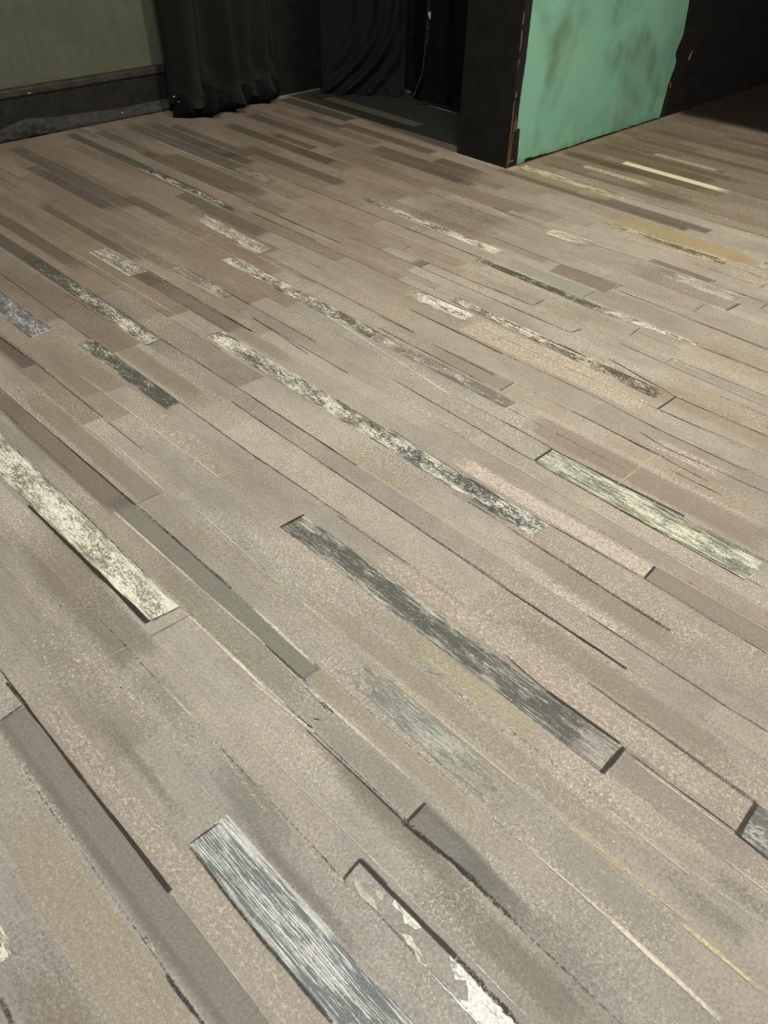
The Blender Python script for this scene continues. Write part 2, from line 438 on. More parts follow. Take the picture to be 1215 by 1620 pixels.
S(3.93, 4.86, 4.14, 4.245, (108, 100, 80), .92, .2, .02, .02, .004, .006)
S(3.6, 4.5, 1.52, 1.62, (146, 130, 114), .5, .9, .2, .1, .01, .01)
S(3.2, 4.2, 1.66, 1.72, (100, 90, 78), .6, .3, .1, .1, .01, .01)
S(3.3, 4.6, 1.80, 1.88, (150, 132, 114), .5, 1.0, .1, .1, .01, .01)
S(3.8, 5.2, 1.96, 2.06, (102, 92, 82), .7, .3, .1, .1, .01, .01)
S(3.2, 4.6, 1.42, 1.50, (104, 95, 84), .7, .3, .3, .1, .01, .01)
S(2.6, 3.6, 2.0, 2.09, (166, 146, 122), .45, 1.4, .2, .2, .01, .01)
S(2.5, 3.5, 1.88, 1.95, (160, 140, 118), .45, 1.4, .2, .2, .01, .01)
# right of the teal wall: warm brown boards, dark beyond
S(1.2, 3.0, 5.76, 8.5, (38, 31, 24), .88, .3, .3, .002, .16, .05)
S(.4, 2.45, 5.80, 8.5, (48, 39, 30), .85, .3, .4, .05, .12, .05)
S(1.9, 2.95, 4.16, 4.22, (112, 97, 72), .55, .6, .3, .05, .01, .01)
S(2.3, 2.99, 4.40, 4.5, (108, 94, 70), .55, .6, .3, .05, .01, .01)
S(2.2, 2.95, 4.62, 4.7, (140, 124, 90), .6, .5, .1, .02, .01, .01)
S(1.8, 2.95, 4.72, 4.8, (112, 96, 70), .5, .6, .3, .05, .01, .01)
S(1.6, 2.9, 5.0, 5.08, (108, 92, 66), .55, .6, .3, .05, .01, .01)
S(1.8, 2.9, 5.25, 5.35, (100, 84, 60), .55, .6, .3, .05, .01, .01)
S(1.5, 2.6, 5.5, 5.6, (100, 84, 60), .5, .6, .3, .2, .01, .01)
S(1.35, 1.85, 5.05, 5.12, (164, 150, 122), .5, 2.0, .1, .1, .01, .01)
# pale bright dry-brushed streaks right of the wall corner
S(1.86, 2.62, 4.528, 4.592, (224, 212, 186), .85, 1.5, .2, .01, .006, .006)
S(1.6, 2.0, 4.53, 4.59, (190, 176, 150), .5, 2.2, .15, .1, .01, .01)
S(2.13, 2.6, 4.825, 4.878, (206, 194, 166), .72, 1.5, .06, .02, .006, .006)
S(2.2, 2.75, 4.295, 4.355, (208, 198, 168), .62, 1.8, .15, .02, .006, .006)
S(1.7, 2.3, 4.30, 4.36, (176, 160, 130), .4, 2.2, .2, .1, .01, .01)
# white strip along the foot of the curtain behind the wall, dusty edge at the back wall
S(3.93, 4.26, 4.598, 4.612, (200, 198, 186), .8, .7, .01, .02, .003, .003)
S(4.93, 5.12, 3.95, 4.33, (120, 116, 104), .35, 1.6, .03, .02, .02, .02)
S(5.06, 5.10, 3.92, 4.33, (196, 192, 178), .6, 1.6, .02, .004, .01, .01)
S(2.965, 3.0, 4.02, 5.6, (150, 132, 98), .6, 1.4, .012, .002, .01, .02)
S(3.0, 3.40, 3.918, 3.936, (196, 188, 168), .7, 1.2, .01, .01, .006, .002)
S(2.93, 3.01, 3.93, 4.02, (196, 184, 150), .6, 1.3, .02, .01, .01, .01)

LINES = [  # u1, v1, u2, v2, width mm, strength, breakup, tone
    (3.831, 2.511, 2.979, 2.486, 3.2, 0.6, 0.55, 'D'),
    (3.424, 2.42, 2.906, 2.423, 3.2, 0.6, 0.55, 'D'),
    (3.149, 1.661, 2.384, 1.656, 3.2, 0.6, 0.55, 'D'),
    (2.965, 2.126, 2.55, 2.118, 3.2, 0.6, 0.55, 'D'),
    (3.093, 1.796, 2.158, 1.783, 3.2, 0.6, 0.55, 'D'),
    (3.521, 1.18, 2.736, 1.172, 3.2, 0.6, 0.55, 'D'),
    (2.979, 0.932, 2.801, 0.938, 3.2, 0.6, 0.55, 'D'),
    (3.612, 2.858, 2.264, 2.853, 4, 0.75, 0.3, 'D'),
    (3.474, 2.486, 2.805, 2.491, 4, 0.8, 0.3, 'D'),
    (3.38, 2.415, 2.229, 2.402, 3.2, 0.6, 0.55, 'D'),
    (2.229, 2.402, 1.902, 2.402, 3.2, 0.6, 0.55, 'D'),
    (2.847, 2.575, 1.686, 2.566, 3.2, 0.6, 0.55, 'D'),
    (2.371, 2.633, 1.801, 2.644, 3.2, 0.6, 0.55, 'D'),
    (2.116, 2.243, 1.628, 2.236, 5, 0.8, 0.3, 'D'),
    (2.947, 2.14, 1.97, 2.114, 3.2, 0.6, 0.55, 'D'),
    (2.477, 1.729, 2.11, 1.702, 3.2, 0.6, 0.55, 'D'),
    (2.645, 3.39, 2.316, 3.392, 3.2, 0.6, 0.55, 'D'),
    (2.64, 3.391, 2.273, 3.365, 3.2, 0.6, 0.55, 'D'),
    (2.987, 4.091, 2.263, 4.057, 3.2, 0.6, 0.55, 'D'),
    (2.263, 4.057, 1.495, 4.1, 3.2, 0.6, 0.55, 'D'),
    (2.384, 3.085, 1.974, 3.071, 3.2, 0.6, 0.55, 'D'),
    (1.974, 3.071, 1.661, 3.085, 3.2, 0.6, 0.55, 'D'),
    (1.662, 3.034, 0.969, 3.021, 3.2, 0.6, 0.55, 'D'),
    (2.018, 2.65, 1.804, 2.639, 3.2, 0.6, 0.55, 'D'),
    (1.948, 2.566, 1.553, 2.566, 3.2, 0.6, 0.55, 'D'),
    (2.973, 0.93, 2.7, 0.941, 3.2, 0.6, 0.55, 'D'),
    (2.7, 0.941, 2.29, 0.936, 3.2, 0.6, 0.55, 'D'),
    (2.29, 0.936, 1.996, 0.936, 3.2, 0.6, 0.55, 'D'),
    (2.739, 1.177, 1.675, 1.168, 3.2, 0.6, 0.55, 'D'),
    (2.568, 1.367, 1.937, 1.372, 3.2, 0.6, 0.55, 'D'),
    (2.561, 1.656, 2.385, 1.657, 5, 0.95, 0.1, 'D'),
    (2.035, 1.304, 1.844, 1.299, 3.2, 0.6, 0.55, 'D'),
    (2.438, 0.774, 1.772, 0.777, 5, 0.7, 0.5, 'D'),
    (2.004, 1.37, 1.483, 1.368, 4, 0.85, 0.3, 'D'),
    (1.913, 1.3, 1.211, 1.296, 3.2, 0.6, 0.55, 'D'),
    (1.742, 1.17, 1.32, 1.179, 3.2, 0.6, 0.55, 'D'),
    (2.474, 1.726, 1.903, 1.718, 3.2, 0.6, 0.55, 'D'),
    (2.157, 2.108, 1.958, 2.11, 3.2, 0.6, 0.55, 'D'),
    (1.772, 1.807, 1.205, 1.788, 3.2, 0.6, 0.55, 'D'),
    (2.038, 2.241, 1.555, 2.242, 3.2, 0.6, 0.55, 'D'),
    (1.565, 1.883, 1.272, 1.888, 3, 0.6, 0.55, 'D'),
    (1.553, 1.581, 1.012, 1.563, 3, 0.6, 0.55, 'D'),
    (1.136, 1.487, 1.034, 1.487, 3, 0.6, 0.55, 'D'),
    (1.027, 2.452, 0.694, 2.457, 5, 0.8, 0.3, 'D'),
    (1.335, 2.503, 1.027, 2.452, 5, 0.8, 0.3, 'D'),
    (1.031, 2.335, 0.643, 2.353, 3, 0.6, 0.55, 'D'),
    (1.134, 1.879, 0.669, 1.892, 6, 0.8, 0.3, 'D'),
    (1.325, 1.888, 1.137, 1.884, 3, 0.6, 0.55, 'D'),
    (1.242, 1.787, 1.132, 1.788, 3, 0.6, 0.55, 'D'),
    (1.12, 1.784, 0.762, 1.781, 3, 0.6, 0.55, 'D'),
    (1.341, 3.019, 0.964, 3.011, 3, 0.6, 0.55, 'D'),
    (1.163, 2.841, 0.885, 2.848, 3, 0.6, 0.55, 'D'),
    (1.973, 0.555, 1.357, 0.562, 10, 0.9, 0.3, 'D'),
    (1.869, 0.654, 1.484, 0.642, 7, 0.35, 1, 'D'),
    (1.462, 0.239, 1.316, 0.238, 3, 0.6, 0.55, 'D'),
    (1.765, 0.78, 1.314, 0.778, 6, 0.5, 0.8, 'D'),
    (1.348, 1.167, 1.063, 1.172, 3, 0.6, 0.55, 'D'),
    (1.281, 1.296, 0.793, 1.29, 3, 0.6, 0.55, 'D'),
    (0.992, 0.947, 0.667, 0.957, 8, 0.22, 1, 'D'),
    (1.153, 0.723, 0.957, 0.726, 3, 0.6, 0.55, 'D'),
    (0.835, 1.29, 0.474, 1.292, 5, 0.9, 0.2, 'D'),
    (0.993, 1.482, 0.467, 1.472, 8, 0.5, 0.6, 'D'),
    (0.915, 1.579, 0.61, 1.584, 3, 0.6, 0.55, 'D'),
    (0.61, 1.584, 0.265, 1.578, 3, 0.6, 0.55, 'D'),
    (0.635, 1.367, 0.26, 1.364, 3, 0.6, 0.55, 'D'),
    (0.841, 1.779, 0.425, 1.776, 3, 0.6, 0.55, 'D'),
    (0.755, 1.872, 0.424, 1.878, 3, 0.6, 0.55, 'D'),
    (0.693, 1.117, 0.512, 1.1, 3, 0.6, 0.55, 'D'),
    (1.416, 0.233, 1.347, 0.236, 7, 0.85, 0.3, 'D'),
    (1.347, 0.236, 1.058, 0.235, 6, 0.8, 0.4, 'D'),
    (1.058, 0.235, 0.775, 0.238, 6, 0.85, 0.3, 'D'),
    (0.861, 0.642, 0.558, 0.644, 5, 0.55, 0.5, 'D'),
    (0.558, 0.644, 0.381, 0.655, 9, 0.6, 0.8, 'D'),
    (0.744, 0.947, 0.526, 0.956, 14, 0.22, 0.8, 'D'),
    (0.565, 0.528, 0.496, 0.53, 8, 0.6, 0.2, 'D'),
    (0.563, 1.104, 0.369, 1.106, 7, 0.8, 0.3, 'D'),
    (0.355, 1.101, 0.094, 1.099, 3, 0.6, 0.55, 'D'),
    (0.513, 1.193, 0.1, 1.187, 9, 0.45, 0.5, 'D'),
    (0.09, 1.096, 0.028, 1.091, 7, 0.6, 0.5, 'D'),
    (0.27, 1.362, 0.163, 1.367, 3, 0.6, 0.55, 'D'),
    (0.564, 0.959, 0.243, 0.968, 14, 0.22, 0.8, 'D'),
    (0.948, 0.236, 0.759, 0.237, 8, 0.95, 0.2, 'D'),
    (0.804, 0.31, 0.565, 0.304, 5, 0.6, 0.6, 'D'),
    (0.643, 0.153, 0.538, 0.155, 6, 0.6, 0.9, 'D'),
    (0.798, -0.065, 0.749, -0.066, 10, 0.5, 0.6, 'D'),
    (0.564, 0.527, 0.322, 0.529, 9, 0.9, 0.25, 'D'),
    (0.322, 0.529, 0.182, 0.526, 10, 0.6, 1.8, 'D'),
    (0.565, 0.639, 0.458, 0.649, 8, 0.6, 0.6, 'D'),
    (0.458, 0.649, 0.284, 0.652, 8, 0.55, 2.2, 'D'),
    (0.602, 0.305, 0.394, 0.308, 6, 0.6, 0.6, 'D'),
    (0.726, 0.399, 0.29, 0.414, 3, 0.2, 1, 'D'),
    (1.612, 2.239, 1.25, 2.244, 3.2, 0.6, 0.55, 'D'),
    (1.25, 2.244, 0.95, 2.228, 3, 0.6, 0.55, 'D'),
    (0.95, 2.228, 0.656, 2.228, 3, 0.6, 0.55, 'D'),
    (0.995, 2.17, 0.896, 2.152, 3, 0.6, 0.55, 'D'),
    (0.896, 2.152, 0.555, 2.172, 3, 0.6, 0.55, 'D'),
    (1.216, 2.109, 0.888, 2.1, 4, 0.7, 0.3, 'D'),
    (0.888, 2.1, 0.706, 2.094, 3, 0.6, 0.55, 'D'),
    (1.376, 2.637, 1.184, 2.629, 3, 0.6, 0.55, 'D'),
    (1.184, 2.629, 0.775, 2.622, 3, 0.6, 0.55, 'D'),
    (1.177, 2.685, 0.807, 2.689, 3, 0.6, 0.55, 'D'),
    (0.825, 2.06, 0.645, 2.06, 4, 0.55, 1.1, 'D'),
    (2.081, 2.039, 1.539, 2.027, 3.2, 0.6, 0.55, 'D'),
    (1.859, 2.099, 1.545, 2.096, 10, 0.4, 0.5, 'D'),
    (1.61, 3.611, 1.469, 3.639, 3.2, 0.6, 0.55, 'D'),
    (1.469, 3.639, 1.265, 3.628, 3, 0.6, 0.55, 'D'),
    (1.568, 3.537, 1.285, 3.526, 3, 0.6, 0.55, 'D'),
    (1.494, 3.407, 1.337, 3.4, 3, 0.6, 0.55, 'D'),
    (1.337, 3.4, 1.156, 3.404, 3, 0.6, 0.55, 'D'),
    (2.024, 3.37, 1.714, 3.404, 3.2, 0.6, 0.55, 'D'),
    (4.705, 2.712, 3.905, 2.72, 4, 0.75, 0.4, 'W'),
    (3.542, 1.515, 2.479, 1.519, 4, 0.5, 0.7, 'W'),
    (2.293, 1.956, 1.568, 1.88, 5, 0.8, 0.3, 'W'),
    (1.326, 1.718, 1.137, 1.719, 4, 0.5, 0.7, 'Y'),
    (1.187, 1.72, 0.886, 1.714, 4, 0.6, 0.5, 'Y'),
    (0.893, 1.724, 0.511, 1.707, 3, 0.6, 0.5, 'Y'),
    (1.775, 2.437, 1.369, 2.442, 5, 0.85, 0.3, 'W'),
    (1.283, 2.331, 1.094, 2.327, 4, 0.5, 0.7, 'W'),
    (1.785, 0.716, 1.105, 0.724, 6, 0.6, 0.7, 'W'),
    (1.323, 0.646, 1.003, 0.645, 8, 0.65, 0.8, 'W'),
    (1.636, 0.892, 1.306, 0.88, 4, 0.5, 0.7, 'W'),
    (1.222, 0.776, 0.983, 0.771, 7, 0.6, 0.8, 'W'),
    (1.153, 0.723, 0.869, 0.712, 4, 0.5, 0.7, 'W'),
    (1.358, 0.879, 0.745, 0.875, 8, 0.4, 1.2, 'Y'),
    (1.052, 0.647, 0.929, 0.649, 4, 0.5, 0.7, 'W'),
    (1.037, 0.635, 0.84, 0.649, 8, 0.6, 0.8, 'W'),
    (0.943, 0.717, 0.62, 0.719, 7, 0.55, 0.7, 'W'),
    (0.816, 0.87, 0.457, 0.869, 6, 0.55, 0.6, 'Y'),
    (0.491, 0.87, 0.402, 0.871, 4, 0.5, 0.7, 'W'),
    (0.402, 0.871, 0.166, 0.876, 7, 0.5, 0.8, 'Y'),
    (0.3, 0.955, 0.117, 0.955, 4, 0.5, 0.7, 'W'),
    (0.327, 1.091, 0.109, 1.089, 4, 0.5, 0.7, 'W'),
    (0.36, 0.775, 0.18, 0.778, 5, 0.6, 0.8, 'W'),
    (0.18, 0.778, -0.048, 0.77, 9, 0.75, 0.7, 'W'),
    (0.35, 0.866, 0.203, 0.869, 4, 0.5, 0.7, 'Y'),
    (0.203, 0.869, 0.086, 0.877, 4, 0.5, 0.7, 'Y'),
    (0.078, 0.863, -0.083, 0.863, 8, 0.6, 0.8, 'Y'),
    (0.265, 0.956, -0.031, 0.971, 8, 0.35, 0.8, 'W'),
    (0.083, 1.031, -0.002, 1.03, 4, 0.5, 0.7, 'W'),
    (1.182, 0.482, 1.019, 0.483, 7, 0.4, 1, 'W'),
    (1.019, 0.483, 0.765, 0.46, 8, 0.35, 1.2, 'W'),
    (2.552, 1.014, 1.709, 1.026, 4, 0.5, 0.7, 'W'),
    (2.142, 0.891, 1.773, 0.872, 4, 0.5, 0.7, 'W'),
    (3.472, 1.573, 3.128, 1.572, 5, 0.75, 0.5, 'W'),
    (3.128, 1.572, 3.126, 1.659, 5, 0.75, 0.5, 'W'),
    (3.052, 1.73, 2.694, 1.739, 4, 0.5, 0.7, 'W'),
    (3.112, 2.118, 2.965, 2.126, 5, 0.75, 0.5, 'W'),
    (2.965, 2.126, 2.978, 2.211, 5, 0.75, 0.5, 'W'),
    (2.893, 1.013, 2.905, 1.108, 5, 0.75, 0.5, 'W'),
    (4.36, 2.359, 3.558, 2.35, 5, 0.75, 0.5, 'W'),
    (2.241, 3.314, 2.045, 3.345, 7, 0.75, 0.5, 'W'),
    (2.241, 3.314, 2.247, 3.385, 7, 0.75, 0.5, 'W'),
    (2.247, 3.385, 2.033, 3.401, 7, 0.75, 0.5, 'W'),
    (2.016, 3.548, 1.479, 3.624, 7, 0.75, 0.5, 'Y'),
    (2.197, 3.658, 1.483, 3.684, 7, 0.75, 0.5, 'Y'),
    (2.338, 3.998, 2.276, 3.99, 4, 0.5, 0.7, 'W'),
    (2.276, 3.99, 2.267, 4.052, 4, 0.5, 0.7, 'W'),
    (1.361, 3.711, 1.327, 3.706, 6, 0.7, 0.5, 'W'),
    (1.361, 3.711, 1.366, 3.796, 4, 0.5, 0.7, 'W'),
    (2.22, 2.354, 1.915, 2.326, 6, 0.7, 0.5, 'W'),
    (1.915, 2.326, 1.912, 2.396, 6, 0.7, 0.5, 'W'),
    (2.033, 2.467, 1.947, 2.461, 4, 0.5, 0.7, 'W'),
    (1.605, 1.881, 1.386, 1.881, 4, 0.5, 0.7, 'W'),
    (3.213, 2.993, 3.038, 3.016, 4, 0.5, 0.7, 'W'),
    (2.897, 2.945, 2.26, 2.932, 6, 0.7, 0.5, 'W'),
    (2.26, 2.932, 2.248, 2.996, 6, 0.7, 0.5, 'W'),
    (2.739, 1.114, 2.418, 1.116, 4, 0.5, 0.7, 'W'),
    (2.286, 0.93, 2.193, 0.936, 4, 0.5, 0.7, 'W'),
    (1.772, 0.777, 1.769, 0.869, 2.4000000000000004, 0.65, 0.25, 'D'),
    (2.562, 1.297, 2.568, 1.367, 3.2, 0.65, 0.25, 'D'),
    (1.464, 2.026, 1.468, 2.108, 3.2, 0.65, 0.25, 'D'),
    (1.389, 1.963, 1.379, 2.01, 2.4000000000000004, 0.65, 0.25, 'D'),
    (1.028, 2.335, 1.027, 2.452, 4.800000000000001, 0.85, 0.25, 'D'),
    (1.129, 1.791, 1.131, 1.882, 7.2, 0.85, 0.25, 'D'),
    (1.387, 2.721, 1.393, 2.799, 3.2, 0.65, 0.25, 'D'),
    (1.181, 2.638, 1.177, 2.685, 3.2, 0.65, 0.25, 'D'),
    (1.556, 2.573, 1.545, 2.625, 2.4000000000000004, 0.65, 0.25, 'D'),
    (1.969, 3.022, 1.97, 3.083, 3.2, 0.65, 0.25, 'D'),
    (1.667, 3.034, 1.664, 3.092, 3.2, 0.65, 0.25, 'D'),
    (1.707, 2.867, 1.708, 2.958, 3.2, 0.65, 0.25, 'D'),
    (1.804, 2.639, 1.802, 2.72, 2.4000000000000004, 0.65, 0.25, 'D'),
    (1.553, 2.566, 1.546, 2.624, 2.4000000000000004, 0.65, 0.25, 'D'),
    (1.327, 3.095, 1.327, 3.188, 3.2, 0.65, 0.25, 'D'),
    (1.951, 3.537, 1.949, 3.603, 2.4000000000000004, 0.65, 0.25, 'D'),
    (1.721, 3.396, 1.72, 3.443, 3.2, 0.65, 0.25, 'D'),
    (1.415, 3.414, 1.419, 3.451, 3.2, 0.65, 0.25, 'D'),
    (1.834, 3.845, 1.838, 3.907, 2.4000000000000004, 0.65, 0.25, 'D'),
    (1.238, 3.203, 1.231, 3.305, 4.800000000000001, 0.85, 0.25, 'D'),
    (1.25, 3.523, 1.245, 3.587, 3.2, 0.65, 0.25, 'D'),
    (1.153, 3.329, 1.151, 3.385, 4.0, 0.65, 0.25, 'D'),
    (2.563, 2.651, 2.566, 2.711, 3.2, 0.65, 0.25, 'D'),
    (2.372, 2.572, 2.38, 2.642, 3.2, 0.65, 0.25, 'D'),
    (2.252, 2.806, 2.261, 2.857, 4.0, 0.65, 0.25, 'D'),
    (1.801, 2.644, 1.798, 2.713, 2.4000000000000004, 0.65, 0.25, 'D'),
    (0.557, 0.649, 0.56, 0.702, 6.4, 0.85, 0.25, 'D'),
    (0.558, 0.48, 0.565, 0.528, 6.4, 0.85, 0.25, 'D'),
    (1.416, 1.017, 1.413, 1.101, 7.2, 0.85, 0.25, 'D'),
    (0.355, 1.017, 0.359, 1.104, 9.600000000000001, 0.85, 0.25, 'D'),
    (0.092, 1.094, 0.1, 1.187, 11.200000000000001, 0.85, 0.25, 'D'),
    (0.61, 1.584, 0.616, 1.646, 5.6000000000000005, 0.85, 0.25, 'D'),
    (1.357, 0.562, 1.348, 0.647, 3.2, 0.65, 0.25, 'D'),
    (1.314, 0.542, 1.309, 0.65, 2.4000000000000004, 0.65, 0.25, 'D'),
    (0.81, 0.314, 0.808, 0.378, 3.2, 0.65, 0.25, 'D'),
    (1.325, 0.176, 1.332, 0.231, 4.0, 0.65, 0.25, 'D'),
    (3.086, 1.745, 3.086, 1.794, 4.0, 0.65, 0.25, 'D'),
    (2.694, 1.739, 2.694, 1.804, 4.0, 0.65, 0.25, 'D'),
    (2.468, 1.499, 2.463, 1.575, 3.2, 0.65, 0.25, 'D'),
    (3.128, 1.572, 3.126, 1.659, 3.2, 0.65, 0.25, 'D'),
    (0.889, 2.103, 0.885, 1.879, 5.0, 0.5, 0.8, 'Y'),
    (0.885, 1.879, 0.882, 1.676, 4.0, 0.5, 0.8, 'Y'),
    (1.333, 0.414, 1.314, 0.542, 3.0, 0.5, 0.8, 'Y'),
    (0.96, 1.264, 0.951, 1.195, 3.0, 0.5, 0.8, 'Y'),
    (2.894, 1.012, 2.905, 1.108, 6.0, 0.5, 0.8, 'Y'),
    (1.359, 3.711, 1.365, 3.799, 5.0, 0.5, 0.8, 'Y'),
]

TONE = {'D': (50, 43, 36), 'W': (214, 204, 184), 'Y': (206, 190, 154)}
def line(u1, v1, u2, v2, w, a, brk, tone, k):
    z = .0016 + .000001 * (k % 700)
    c = lin(TONE[tone])
    L = math.hypot(u2 - u1, v2 - v1)
    n = max(2, int(L / .03))
    du, dv = (u2 - u1) / L, (v2 - v1) / L
    hw = w * .0005
    rows = []
    for i in range(n + 1):
        s = i / n
        jit = mnoise.noise(Vector((s * L * 9, k * 3.1, 0))) * .0016
        ww = hw * (1 + .5 * mnoise.noise(Vector((s * L * 14, k * 1.7, 5))))
        if w > 3.5 and tone == 'D' and L > .3: ww *= .55 + .6 * s if u1 > u2 else 1.15 - .6 * s
        aa = a * (1 + .35 * mnoise.noise(Vector((s * L * 6, k * 2.3, 9))))
        cu, cv = u1 + (u2 - u1) * s + jit * -dv, v1 + (v2 - v1) * s + jit * du
        en = 0.75 if i in (0, n) else 1
        rows.append([fl.vert((cv + o * du, cu - o * dv, z), col=c, al=aa * en * e, brk=brk)
                     for o, e in ((-ww * 1.5, 0), (-ww * .7, 1), (ww * .7, 1), (ww * 1.5, 0))])
    fl.grid(rows, 1)
for k, l in enumerate(LINES):
    line(*l, k)
rl = random.Random(5)
for i, a in enumerate(LANES):
    if not -.1 < a < 5.6: continue
    y = rl.uniform(-.2, .3)
    while y < (4.6 if a < 3.9 else 2.7):
        L = rl.uniform(.3, 1.1)
        if rl.random() < .62:
            dk = rl.random() < .5
            line(y, a, min(y + L, 5.0 if a < 3.9 else 2.95), a + rl.uniform(-.004, .004), rl.uniform(2, 3.4), rl.uniform(.28, .5), rl.uniform(.7, 1.5), 'D' if dk else rl.choice('WWY'), 700 + i)
        y += L

# loose paint specks, scratches
for i in range(150):
    u, v = random.uniform(.1, 3.2), random.uniform(0, 4.2)
    r = random.uniform(.0008, .0022)
    c = lin(random.choice(((222, 212, 190), (222, 212, 190), (60, 52, 44))))
    q = [fl.vert((v + r * random.uniform(.6, 1.3) * math.cos(t), u + r * random.uniform(.6, 1.3) * math.sin(t), .0022), col=c, al=.8, brk=.2) for t in (0, 1.05, 2.1, 3.14, 4.2, 5.2)]
    fl.face(q, 1)
for i in range(70):
    u, v = random.uniform(.2, 2.6), random.uniform(.1, 3.0)
    an = random.uniform(0, 6.28); L = random.uniform(.015, .06)
    line(u, v, u + L * math.cos(an), v + L * math.sin(an), 1.2, .4, .8, random.choice('WYYWD'), 260 + i)

floor = fl.build('floor', [M_FLOOR, M_OVER], kind='structure', label='worn brown-grey stage floor painted as long narrow wooden boards')

# ----------------------------------------------------------------- grained boards (parts of the floor)
GK = [0]
def grained(label, u0, u1, v0, v1, dark, lite, lev=(.5, .5), core=0.0, nl=5, dst=1.4, f0=0.0, f1=0.0, v0n=None, v1n=None, fray=0.0, a=1.0, side=0.0, wob=.0016, bw=.62):
    """u0 near end, u1 far end; (v0n, v1n) edges at the near end where the board is not square"""
    GK[0] += 1; k = GK[0]
    m = MB(); z = .0010 + .00001 * k
    v0n = v0 if v0n is None else v0n; v1n = v1 if v1n is None else v1n
    n = max(6, int((u1 - u0) / .02)); nc = 10
    dc, lc = lin(dark), lin(lite)
    rows = []
    for i in range(n + 1):
        s = i / n
        row = []
        for j in range(nc + 1):
            t = j / nc
            u = u0 + (u1 - u0) * s
            if fray:
                if i == 0: u += fray * mnoise.noise(Vector((t * 9, k, 3)))
            else:
                if i in (0, n): u += .002 * mnoise.noise(Vector((t * 5, k, i)))
            e0 = v0n + (v0 - v0n) * s + wob * mnoise.noise(Vector((u * 8, k * 2.2, 1)))
            e1 = v1n + (v1 - v1n) * s + wob * mnoise.noise(Vector((u * 8, k * 2.2, 7)))
            al = a
            if f0: al = min(al, (u - u0) / f0)
            if f1: al = min(al, (u1 - u) / f1)
            if side: al = min(al, .25 + min(t, 1 - t) / side)
            lv = lev[0] + (lev[1] - lev[0]) * s + .10 * mnoise.noise(Vector((u * 5, k * 4.4, 2)))
            row.append(m.vert((e0 + (e1 - e0) * t, u, z), dark=dc, lite=lc, gt=t, lev=lv, al=max(0, al), nl=float(nl) * 2.4, dst=float(dst) * 1.0, core=float(core), bw=float(bw)))
        rows.append(row)
    m.grid(rows, 0)
    ring = rows[0] + [r[-1] for r in rows[1:]] + rows[-1][::-1][1:] + [r[0] for r in rows[::-1]][1:-1]
    low = []
    for i in ring:
        p = m.v[i]
        low.append(m.vert((p[0], p[1], .0001), **{kk: m.a[kk][i] for kk in m.a}))
    for j in range(len(ring)):
        jj = (j + 1) % len(ring)
        m.face((ring[jj], ring[j], low[j], low[jj]), 0)
    return m.build('grained_board', M_GRAIN, floor, label=label)

DK, MD = (84, 83, 76), (104, 101, 92)
WH, PL, GR = (222, 218, 202), (196, 190, 172), (172, 170, 160)
G = grained
G('short grey grained board with pale outline', 3.128, 3.478, 1.572, 1.659, (110, 104, 95), (206, 200, 184), (.42, .5), 0, 6, 1.2)
G('short grey grained board end to end with a seam', 2.694, 3.092, 1.740, 1.800, (116, 109, 100), (188, 180, 164), (.42, .42), 0, 6, 1.2)
G('long grained board fading from black to whitish', 2.568, 3.75, 1.315, 1.388, (82, 80, 72), (208, 203, 186), (.66, .02), 0, 7, 1.3, f1=.5, v0n=1.298, v1n=1.362, side=.12)
G('bluish grey grained board running out of the picture', 2.90, 3.9, 1.012, 1.106, (96, 94, 92), (180, 176, 170), (.55, .35), .1, 6, 1.6, f1=.4)
G('long thin grained board with white streaks', 2.05, 3.012, 1.962, 2.030, (92, 87, 77), (212, 206, 188), (.46, .60), .1, 6, 1.0, v0n=1.956, v1n=2.018)
G('dark grey near half of the thin grained board', 1.385, 2.06, 1.956, 2.018, (112, 104, 96), PL, (.22, .5), 0, 6, .7, f1=.08, v0n=1.956, v1n=2.013)
G('frayed whitish grained board', 2.975, 3.55, 2.152, 2.232, (120, 113, 101), (208, 200, 182), (.44, .60), 0, 6, 1.2, f1=.09, v0n=2.124, v1n=2.212, side=.1)
G('narrow dark board with white lower edge', 3.42, 4.38, 2.365, 2.416, (70, 68, 60), WH, (.42, .5), .2, 3, 1.0, f0=.2, f1=.15, v0n=2.352, v1n=2.386, side=.1)
G('dark and white grained board', 1.482, 2.466, 1.500, 1.575, (84, 82, 73), (214, 209, 192), (.52, .50), .05, 9, 1.3, v1n=1.572)
G('dark and white grained board nearer the camera', .912, 1.480, 1.497, 1.573, (74, 74, 68), (208, 205, 192), (.52, .50), .15, 9, 1.5, v0n=1.500, v1n=1.577)
G('short dark grained board', 2.128, 2.738, 1.115, 1.178, (80, 79, 71), (200, 196, 180), (.18, .48), 0, 5, 1.6, v1n=1.170, f0=.05)
G('long whitish grained board', 1.352, 3.0, .557, .657, (122, 118, 104), (222, 217, 198), (.60, .50), 0, 9, 1.6, v0n=.562, v1n=.646, wob=.003)
G('dark charcoal grained board with thin pale edge lines', .44, 1.414, 1.018, 1.102, (85, 85, 79), (200, 196, 180), (.60, .62), .66, 10, .7, side=.1, bw=.3)
G('smooth purplish grey end of the charcoal board', .358, .475, 1.018, 1.104, (116, 111, 104), (180, 171, 160), (.5, .45), .1, 9, .5, f1=.05, bw=.2)
G('pale greenish grained board with a frayed end', .427, 1.130, 1.788, 1.882, (104, 106, 94), (204, 203, 182), (.60, .52), 0, 7, .9, bw=.35, v0n=1.776, v1n=1.876, fray=.02)
G('wide bluish white grained board with dark core', -.05, .812, .312, .400, (106, 108, 106), (206, 206, 200), (.66, .62), .30, 9, .75, bw=.16, v0n=.300, v1n=.405, wob=.003)
